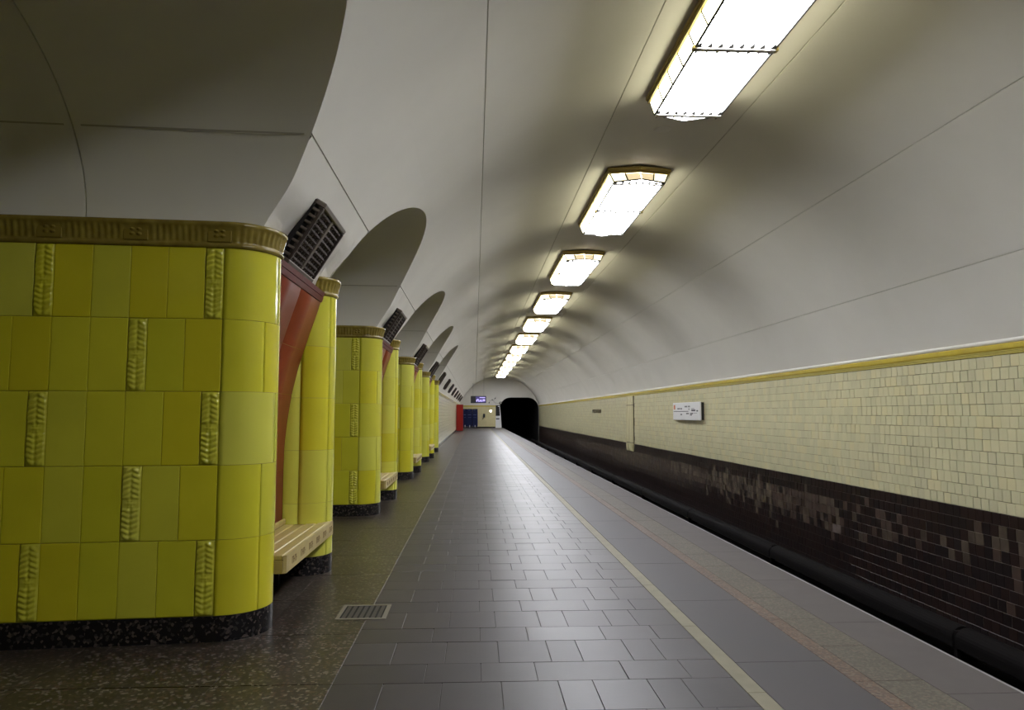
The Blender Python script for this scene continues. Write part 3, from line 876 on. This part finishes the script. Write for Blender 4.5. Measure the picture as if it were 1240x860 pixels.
# drain grate
dr = empty('floor_drain', (-0.80, 5.53, 0), 'small rectangular metal floor drain at the edge of the granite strip', 'floor drain')
b = MB()
for (x0, x1, y0, y1) in ((-0.18, 0.175, -0.195, -0.17), (-0.18, 0.175, 0.17, 0.195), (-0.18, -0.155, -0.17, 0.17), (0.145, 0.175, -0.17, 0.17)): b.box(x0, x1, y0, y1, 0.001, 0.006)
link('rim', b.me('rim', mat('worn_steel_rim', (0.22, 0.20, 0.16), 0.45, metal=0.3)), dr)
b = MB(); b.box(-0.155, 0.145, -0.17, 0.17, 0.001, 0.002); link('pit_shade_plate', b.me('pit_shade_plate', BLACK), dr)  # flat black plate on the tiles, painting the shade of a pit below
for i in range(7):
    b = MB(); b.box(-0.142 + i * 0.0415, -0.142 + i * 0.0415 + 0.026, -0.168, 0.168, 0.002, 0.0045); link('bar', b.me('bar', mat('dark_steel', (0.05, 0.042, 0.035), 0.5, metal=0.3)), dr)

# ------------------------------------------------------------------ track wall on the right
b = MB(); b.box(X_WALL, X_WALL + 0.25, Y0, Y1, 0.213, 2.30, 0); b.box(X_WALL, X_WALL + 0.25, Y0, Y1, BED_Z - 0.1, 0.213, 1)
wall_r = link('wall_right', b.me('wall_right', [GROUT_DARK, GROUT_PALE]), kind='structure')
wall_r['label'] = 'track wall of cream tiles above and brown black tiles below'
WT = {}
def wall_tile_me(w, h):
    k = (round(w, 4), round(h, 4))
    if k not in WT:
        pr, bv = 0.009, 0.003
        V = [(0, 0, 0), (0, -w, 0), (0, -w, h), (0, 0, h), (-pr + bv, 0, 0), (-pr + bv, -w, 0), (-pr + bv, -w, h), (-pr + bv, 0, h), (-pr, -bv, bv), (-pr, -w + bv, bv), (-pr, -w + bv, h - bv), (-pr, -bv, h - bv)]
        F = [(8, 9, 10, 11)]
        for i in range(4):
            j = (i + 1) % 4; F += [(i, j, 4 + j, 4 + i), (4 + i, 4 + j, 8 + j, 8 + i)]
        WT[k] = mesh('wall_tile', V, F, CREAMS[0])
    return WT[k]
rw = random.Random(21)
def wall_tiles(z_top, rows, rh, name, choose, mats, skip=None):
    T = []
    for r in range(rows):
        z = z_top - (r + 1) * rh
        y = Y0 + rw.random() * 0.15 + 0.2
        while y < Y1 - 0.2:
            if skip and skip(y, z): y += 0.15; continue
            gx = rw.choice([0.003, 0.005, 0.009, 0.013]); T.append((y, z, 0.15 - gx, rh - rw.choice([0.003, 0.0045, 0.006]), choose(r, y)))
            y += 0.15
    vis = sorted([t for t in T if inframe(X_WALL, t[0], t[1] + 0.07, 4)], key=lambda t: t[0])[:300]
    ks = set(id(t) for t in vis)
    for t in vis:
        p = link(name, wall_tile_me(t[2], t[3]), wall_r, mw=Matrix.Translation((X_WALL, t[0], t[1])))
        p.material_slots[0].link = 'OBJECT'; p.material_slots[0].material = mats[t[4]]
    b = MB()
    for t in T:
        if id(t) in ks: continue
        x, y, z, w, h, pr = X_WALL, t[0], t[1], t[2], t[3], 0.009
        b.add([(x - pr, y, z), (x - pr, y - w, z), (x - pr, y - w, z + h), (x - pr, y, z + h), (x, y, z), (x, y - w, z), (x, y - w, z + h), (x, y, z + h)],
              [(0, 1, 2, 3), (0, 4, 5, 1), (1, 5, 6, 2), (2, 6, 7, 3), (3, 7, 4, 0)], t[4])
    link('more_' + name + 's', b.me(name, mats), wall_r, kind='stuff')
PIL_Y0, PIL_Y1 = 29.8, 31.2
wall_tiles(2.176, 13, 0.1509, 'cream_tile', lambda r, y: rw.choice([0, 0, 1, 1, 2, 3]), CREAMS, lambda y, z: PIL_Y0 < y < PIL_Y1 + 0.15)
def dk(r, y):
    if 13.05 < y < 13.25 and r in (5,): return 6
    w = (0, 0.05, 0.55, 0.7, 0.6, 0.35, 0.12, 0.03, 0, 0, 0)[r] * (1.35 if 13 < y < 45 else 0.6)
    if rw.random() < w: return 3 + rw.choice([0, 1, 1, 2] if 16 < y < 34 else [1, 2, 2])
    return rw.choice([0, 1, 2])
wall_tiles(0.213, 11, 0.1509, 'dark_tile', dk, DARKS + WEATHER + [PALE_BROWN], lambda y, z: PIL_Y0 < y < PIL_Y1 + 0.15 and z > -0.16)
# pilaster
pil = empty('wall_pilaster', (X_WALL, 0.5 * (PIL_Y0 + PIL_Y1), -0.10), 'shallow cream pilaster dividing the tiled track wall', 'pilaster')
b = MB(); b.box(-0.03, 0.0, -0.70, 0.70, 0.0, 2.276); link('backing', b.me('backing', GROUT_DARK), pil)
for (ya, yb) in ((-0.68, -0.30), (-0.24, 0.38), (0.44, 0.68)):
    for (za, zb) in ((0.0, 0.335), (0.36, 1.89), (1.915, 2.276)):
        b = MB(); b.bevbox(-0.055, -0.025, ya, yb, za, zb, 0.005); link('panel', b.me('panel', CREAMS[2]), pil)
# cornice on the track wall and the plaster lip above it
b = MB()
prof = [(0, 2.178), (-0.018, 2.178), (-0.024, 2.184), (-0.018, 2.192), (-0.022, 2.197), (-0.030, 2.203), (-0.022, 2.210), (-0.028, 2.215), (-0.036, 2.222), (-0.028, 2.230)]
b.grid([[(X_WALL + o, Y0, z) for o, z in prof], [(X_WALL + o, Y1, z) for o, z in prof]], 1, True)
prof = [(-0.028, 2.230), (-0.040, 2.238), (-0.046, 2.255), (-0.046, 2.300), (-0.040, 2.312), (0.05, 2.316)]
b.grid([[(X_WALL + o, Y0, z) for o, z in prof], [(X_WALL + o, Y1, z) for o, z in prof]], 0, True)
link('trim_1', b.me('trim_1', [MUSTARD, MUSTARD_RIB]), kind='structure')['label'] = 'mustard yellow ribbed cornice on top of the tiled track wall'
b = MB()
prof = [(-0.002, 2.312), (-0.022, 2.322), (-0.030, 2.340), (-0.026, 2.362), (-0.004, 2.385), (0.02, 2.39)]
b.grid([[(X_WALL + o, Y0, z) for o, z in prof], [(X_WALL + o, Y1, z) for o, z in prof]], 0, True)
link('trim_2', b.me('trim_2', PLASTER, True), kind='structure')['label'] = 'rounded white plaster lip above the mustard cornice'

# route map sign
sg = empty('route_map_sign', (X_WALL - 0.02, 21.95, 1.52), 'white rectangular route map sign hung on the cream tiled track wall', 'sign')
b = MB(); b.box(-0.075, 0.0, -1.40, 1.40, -0.25, 0.25); link('box', b.me('box', BLACK_PLASTIC), sg)
b = MB(); b.bevbox(-0.11, -0.077, -1.42, 1.46, -0.27, 0.27, 0.012); face = link('face_panel', b.me('face_panel', WHITE_PAINT), sg)
b = MB()
def mk(y0, y1, z0, z1, mi=0): b.box(-0.1125, -0.110, y0, y1, z0, z1, mi)
mk(-0.25, 1.38, -0.012, 0.008)
mk(1.18, 1.36, 0.06, 0.20, 1)
for (y, z, n) in ((0.95, 0.06, 3), (0.62, 0.06, 2), (0.15, 0.12, 3), (-0.22, 0.12, 2), (-0.25, 0.04, 1), (0.62, -0.12, 2), (0.0, -0.09, 3), (-0.40, -0.09, 3), (-0.40, -0.13, 2)):
    for j in range(n): mk(y - 0.09 - j * 0.10, y - 0.02 - j * 0.10, z, z + 0.045)
mk(-0.95, -0.55, 0.0, 0.05); mk(-1.20, -1.05, -0.01, 0.03); mk(-0.85, -0.55, 0.07, 0.085); mk(-1.1, -0.6, -0.06, -0.05)
link('route_print', b.me('route_print', [SIGN_INK, SIGN_ORANGE]), face)

# station name in metal letters
def letters(txt, size, depth):
    out = []; x = 0
    for ch in txt:
        cu = bpy.data.curves.new('letter', 'FONT'); cu.body = ch; cu.size = size; cu.extrude = depth
        o = bpy.data.objects.new('tmp', cu); COL.objects.link(o)
        bpy.context.view_layer.update()
        dg = bpy.context.evaluated_depsgraph_get()
        me = bpy.data.meshes.new_from_object(o.evaluated_get(dg))
        w = max([v.co.x for v in me.vertices], default=0.1); bpy.data.objects.remove(o)
        out.append((me, x, w)); x += w + size * 0.42
    return out, x
LT, wtot = letters('РИЖСКАЯ', 0.36, 0.012)
nm = empty('station_name', (X_WALL - 0.012, 38.9, 1.45), 'dark metal letters of the station name on the far track wall', 'lettering')
sc = 2.8 / max(wtot, 0.1)
for me, x, w in LT:
    me.materials.clear(); me.materials.append(LETTER)
    link('letter', me, nm, mw=Matrix(((0, 0, -1, -0.014), (-sc, 0, 0, 1.4 - x * sc), (0, 0.75, 0, 0.03), (0, 0, 0, 1))))

# ------------------------------------------------------------------ track bed, rails, contact rail
b = MB(); b.box(EDGE_X - 0.05, X_WALL, Y0, Y1, BED_Z - 0.2, BED_Z)
link('floor_track', b.me('floor_track', BALLAST), kind='structure')['label'] = 'dark track bed below the platform edge'
for x, lab in ((3.60, 'running rail nearer the platform'), (5.12, 'running rail nearer the tiled wall')):
    b = MB()
    prof = [(-0.07, 0.0), (0.07, 0.0), (0.07, 0.012), (0.012, 0.03), (0.012, 0.12), (0.036, 0.13), (0.036, 0.165), (-0.036, 0.165), (-0.036, 0.13), (-0.012, 0.12), (-0.012, 0.03), (-0.07, 0.012)]
    n = len(prof)
    b.add([(x + p, Y0, BED_Z + 0.06 + q) for p, q in prof] + [(x + p, Y1 + 12, BED_Z + 0.06 + q) for p, q in prof], [(i, (i + 1) % n, n + (i + 1) % n, n + i) for i in range(n)])
    link('running_rail', b.me('running_rail', STEEL), label=lab, cat='rail', group='running rails')
cr = empty('contact_rail', (5.78, 0, BED_Z), 'covered dark contact rail running along the foot of the track wall', 'rail')
y = Y0 + 1; i = 0
while y < Y1 - 4:
    ln = 5.4
    b = MB(); m = 12; R0, R1 = [], []
    for q in range(m + 1):
        t = PI * q / m; px_, pz_ = 0.14 * math.cos(t), 0.26 + 0.13 * math.sin(t)
        R0.append((px_, 0, pz_)); R1.append((px_, ln - 0.06, pz_))
    R0 = [(0.14, 0, 0.16)] + R0 + [(-0.14, 0, 0.16)]; R1 = [(0.14, ln - 0.06, 0.16)] + R1 + [(-0.14, ln - 0.06, 0.16)]
    b.grid([R0, R1]); b.add(R0, [list(range(len(R0)))]); b.add(R1, [list(range(len(R1)))[::-1]])
    link('cover_section', b.me('cover_section', RAILCOVER, False), cr, loc=(0, y, 0))
    b = MB(); b.box(-0.12, 0.12, -0.058, -0.002, 0.0, 0.35)
    link('support', b.me('support', RAILCOVER), cr, loc=(0, y, 0))
    y += ln
b = MB(); b.box(-0.05, 0.05, Y0, Y1, 0.10, 0.155); link('rail_bar', b.me('rail_bar', STEEL), cr)
for i in range(60):
    y = 6 + i * 0.68
    b = MB(); b.bevbox(-1.25, 1.25, -0.12, 0.12, -0.02, 0.06, 0.01)
    if i == 0: SLEEP = b.me('sleeper', BALLAST)
    link('sleeper', SLEEP, bpy.data.objects['floor_track'], loc=(4.36, y, BED_Z))

# ------------------------------------------------------------------ far end of the platform
# side wall beyond the last pylon
b = MB(); b.box(X_LWALL - 0.3, X_LWALL, 28.2, Y1, 0.14, 2.26); b.box(X_LWALL - 0.3, X_LWALL, Y0, -6, 0.14, 2.26)
wl = link('wall_left', b.me('wall_left', FAR_TILE_Y), kind='structure'); wl['label'] = 'cream tiled side wall beyond the yellow pylons'
b = MB(); b.box(X_LWALL - 0.3, X_LWALL + 0.012, 28.2, Y1, 0, 0.14); b.box(X_LWALL - 0.3, X_LWALL + 0.012, Y0, -6, 0, 0.14)
link('baseboard_left', b.me('baseboard_left', PLINTH), kind='structure')
b = MB(); b.box(X_LWALL - 0.3, X_LWALL + 0.03, 28.2, Y1, 2.26, 2.38); b.box(X_LWALL - 0.3, X_LWALL + 0.03, Y0, -6, 2.26, 2.38)
link('trim_3', b.me('trim_3', MUSTARD), kind='structure')
b = MB(); b.box(X_BACK, X_LWALL, -6.2, -4.4, 0, 5); b.box(-2.2, 7, Y0 - 0.2, Y0, BED_Z, 5.4)
link('wall_back', b.me('wall_back', PLASTER), kind='structure')
# end wall with the tunnel mouth
TX0, TX1, TZ = 2.52, 6.53, 3.10
def portal(z):  # half open x range of the mouth at height z
    r = 1.15
    if z < TZ - r: return TX0, TX1
    d = r - math.sqrt(max(0, r * r - (z - TZ + r) ** 2)); return TX0 + d, TX1 - d
b = MB()
zs = [-1.6, 0, 1.0, 1.95] + [1.95 + (TZ - 1.95) * math.sin(PI / 2 * i / 12) for i in range(1, 13)]
for za, zb in zip(zs[:-1], zs[1:]):
    (l0, r0), (l1, r1) = portal(za), portal(zb)
    for (p, q, u, w_) in ((-2.2, l0, -2.2, l1), (r0, 7.2, r1, 7.2)):
        b.add([(p, Y1, za), (q, Y1, za), (w_, Y1, zb), (u, Y1, zb), (p, Y1 + .4, za), (q, Y1 + .4, za), (w_, Y1 + .4, zb), (u, Y1 + .4, zb)],
              [(0, 1, 2, 3), (0, 4, 5, 1), (1, 5, 6, 2), (3, 2, 6, 7), (0, 3, 7, 4)])
b.box(-2.2, 7.2, Y1, Y1 + 0.4, TZ, 5.5)
we = link('wall_end', b.me('wall_end', PLASTER), kind='structure'); we['label'] = 'white end wall with the dark tunnel mouth'
b = MB(); b.box(X_LWALL, 2.42, Y1 - 0.03, Y1, 0.12, 2.16); link('tiling', b.me('tiling', FAR_TILE_X), we)
b = MB(); b.box(X_LWALL, 2.42, Y1 - 0.05, Y1, 2.16, 2.28); link('trim_4', b.me('trim_4', MUSTARD), kind='structure')
b = MB(); b.box(X_LWALL, 2.42, Y1 - 0.04, Y1, 0.0, 0.12); link('baseboard_end', b.me('baseboard_end', PLINTH), kind='structure')
# tunnel tube beyond
b = MB(); rows = []
ring = [(TX0, BED_Z)] + [(portal(z)[0], z) for z in zs[1:]] + [(portal(z)[1], z) for z in zs[:0:-1]] + [(TX1, BED_Z)]
b.grid([[(x, Y1 + 0.4, z) for x, z in ring], [(x, Y1 + 26, z) for x, z in ring]])
b.box(TX0, TX1, Y1 + 25.9, Y1 + 26, BED_Z, TZ); b.box(TX0, TX1, Y1, Y1 + 26, BED_Z - 0.2, BED_Z)
link('wall_tunnel', b.me('wall_tunnel', BLACK), kind='structure')['label'] = 'unlit running tunnel behind the end wall'

# white service gate by the tunnel mouth
g = empty('service_gate', (2.40, Y1 - 0.12, 0), 'narrow white gate with a dark window beside the tunnel mouth', 'gate')
b = MB(); b.add([(-0.30, -0.03, 0), (0.32, -0.03, 0), (0.24, -0.03, 1.22), (-0.28, -0.03, 1.22), (-0.30, 0.03, 0), (0.32, 0.03, 0), (0.24, 0.03, 1.22), (-0.28, 0.03, 1.22)],
              [(0, 1, 2, 3), (5, 4, 7, 6), (1, 5, 6, 2), (4, 0, 3, 7), (3, 2, 6, 7)]); link('leaf', b.me('leaf', WHITE_PAINT), g)
b = MB(); b.box(-0.27, 0.16, -0.02, 0.02, 1.22, 2.30); link('window', b.me('window', GLASS_DARK), g)
b = MB(); b.add([(0.16, -0.03, 1.22), (0.24, -0.03, 1.22), (0.16, -0.03, 2.16), (0.09, -0.03, 2.16), (0.16, 0.03, 1.22), (0.24, 0.03, 1.22), (0.16, 0.03, 2.16), (0.09, 0.03, 2.16)],
              [(0, 1, 2, 3), (5, 4, 7, 6), (1, 5, 6, 2), (4, 0, 3, 7), (3, 2, 6, 7)]); b.box(-0.05, 0.16, -0.03, 0.03, 2.16, 2.22); link('frame', b.me('frame', WHITE_PAINT), g)
b = MB(); b.box(-0.25, 0.10, -0.045, -0.03, 0.86, 0.98); link('label_plate', b.me('label_plate', SIGN_INK), g)
b = MB(); n = 16
b.add([(0, -0.05, 0)] + [(0.17 * math.cos(2 * PI * i / n), 0, 0.17 * math.sin(2 * PI * i / n)) for i in range(n)], [(0, 1 + i, 1 + (i + 1) % n) for i in range(n)] + [list(range(1, n + 1))[::-1]])
mi = empty('round_mirror', (2.62, Y1 - 0.12, 2.52), 'small round mirror above the white gate', 'mirror')
link('glass', b.me('glass', MIRROR, True), mi)
b = MB(); b.tube([(0, 0.02, 0), (0, 0.12, -0.02)], 0.02); link('stem', b.me('stem', BLACK_PLASTIC), mi)

# three dark blue machines at the end wall
for i, x in enumerate((-0.98, -0.52, 0.02)):
    w = 0.40 if i == 0 else 0.52
    o = empty('blue_cabinet', (x, Y1 - 0.75, 0), ('dark blue cabinet partly behind the red box', 'middle dark blue cabinet of the three at the end wall', 'rightmost dark blue cabinet of the three at the end wall')[i], 'cabinet', 'blue cabinets at the end wall')
    b = MB(); b.bevbox(-w / 2, w / 2, -0.35, 0.35, 0.18, 1.92, 0.03); link('body', b.me('body', BLUE_PAINT), o)
    b = MB(); b.box(-w / 2 + 0.02, w / 2 - 0.02, -0.32, 0.32, 0.0, 0.18); link('base', b.me('base', BLACK_PLASTIC), o)
    b = MB(); b.box(-w / 2 + 0.08, w / 2 - 0.12, -0.36, -0.35, 1.30, 1.36); b.box(-w / 2 + 0.10, w / 2 - 0.10, -0.36, -0.35, 1.05, 1.08); b.box(-w / 2 + 0.06, w / 2 - 0.2, -0.36, -0.35, 1.78, 1.82)
    link('printed_stripe', b.me('printed_stripe', BLUE_LIGHT), o)
    b = MB(); b.box(-0.03, 0.05, -0.37, -0.34, 0.10, 0.30); link('foot_guard', b.me('foot_guard', mat('pale_metal', (0.5, 0.5, 0.5), 0.4)), o)
# red cabinet against the side wall
o = empty('red_cabinet', (-1.24, 61.2, 0), 'tall red box standing against the far left side wall', 'cabinet')
b = MB(); b.bevbox(-0.29, 0.27, -0.35, 0.35, 0.04, 2.20, 0.02); link('body', b.me('body', RED_PAINT), o)
b = MB(); b.box(-0.27, 0.25, -0.33, 0.33, 0.0, 0.04); link('base', b.me('base', BLACK_PLASTIC), o)
b = MB(); b.box(0.0, 1.45, -0.05, 0.05, 0.0, 0.004)
link('floor_line', b.me('floor_line', EDGE_LINE), loc=(-0.95, 60.2, 0.001), label='thin white line on the floor beside the red box', cat='floor marking')
# hanging display
o = empty('hanging_display', (0.33, 68.0, 2.42), 'black hanging information display with violet text before the end wall', 'display')
b = MB(); b.bevbox(-0.72, 0.72, -0.10, 0.10, 0.0, 0.66, 0.03); link('casing', b.me('casing', BLACK_PLASTIC), o)
b = MB(); b.box(-0.25, 0.66, -0.106, -0.10, 0.06, 0.60); sc_ = link('screen', b.me('screen', SCREEN_BLUE), o)
b = MB()
for (x0, x1, z0, z1) in ((-0.20, -0.12, 0.14, 0.34), (-0.10, -0.04, 0.22, 0.40), (-0.02, 0.10, 0.14, 0.20), (0.0, 0.05, 0.20, 0.38), (0.12, 0.20, 0.14, 0.30), (0.24, 0.36, 0.14, 0.20), (0.24, 0.30, 0.2, 0.34), (0.40, 0.48, 0.16, 0.36), (0.52, 0.60, 0.18, 0.36), (0.10, 0.62, 0.48, 0.55)):
    b.box(x0, x1, -0.112, -0.106, z0, z1)
link('lit_text', b.me('lit_text', SCREEN_TXT), sc_)
for x in (-0.5, 0.5):
    zt = VZ + math.sqrt(VR ** 2 - (0.33 + x - VC) ** 2)
    b = MB(); b.tube([(x, 0, 0.64), (x, 0, zt - 2.42)], 0.015, 6); link('rod', b.me('rod', mat('grey_rod', (0.35, 0.35, 0.34), 0.5)), o)
# small items on the end wall
o = empty('round_wall_light', (1.62, Y1 - 0.05, 1.72), 'small round lit lamp on the cream end wall', 'wall lamp')
b = MB(); n = 16
b.add([(0, -0.08, 0)] + [(0.12 * math.cos(2 * PI * i / n), -0.04, 0.12 * math.sin(2 * PI * i / n)) for i in range(n)], [(0, 1 + i, 1 + (i + 1) % n) for i in range(n)]); link('globe', b.me('globe', ROUND_LIGHT), o)
b = MB(); b.box(-0.15, 0.15, -0.04, 0.02, -0.15, 0.22); link('bracket', b.me('bracket', BRASS), o)
o = empty('wall_telephone', (0.92, Y1 - 0.06, 0.95), 'small dark box with a cord on the cream end wall', 'telephone')
b = MB(); b.bevbox(-0.09, 0.12, -0.08, 0.03, 0.12, 0.48, 0.02); link('body', b.me('body', BLACK_PLASTIC), o)
b = MB(); b.tube([(-0.02, -0.05, 0.14), (-0.08, -0.06, 0.0), (-0.14, -0.05, -0.06)], 0.025, 6); link('cord', b.me('cord', BLACK_PLASTIC), o)
o = empty('cable_bracket', (1.75, Y1 - 0.02, 2.55), 'thin dark cables and clips on the white end wall beside the tunnel', 'cable')
b = MB(); b.tube([(-0.30, -0.02, 0.0), (-0.18, -0.02, 0.26), (0.12, -0.02, 0.22), (0.30, -0.02, 0.46), (0.40, -0.02, 0.60)], 0.014, 5); b.tube([(0.12, -0.02, 0.22), (0.30, -0.02, -0.02), (0.72, -0.02, -0.06)], 0.014, 5)
link('cable', b.me('cable', mat('grey_cable', (0.12, 0.12, 0.12), 0.6)), o)
for (x, z) in ((-0.30, 0.0), (0.02, 0.30), (0.32, 0.44)):
    b = MB(); b.box(x - 0.05, x + 0.05, -0.05, 0, z - 0.05, z + 0.06); link('clip', b.me('clip', BLACK_PLASTIC), o)
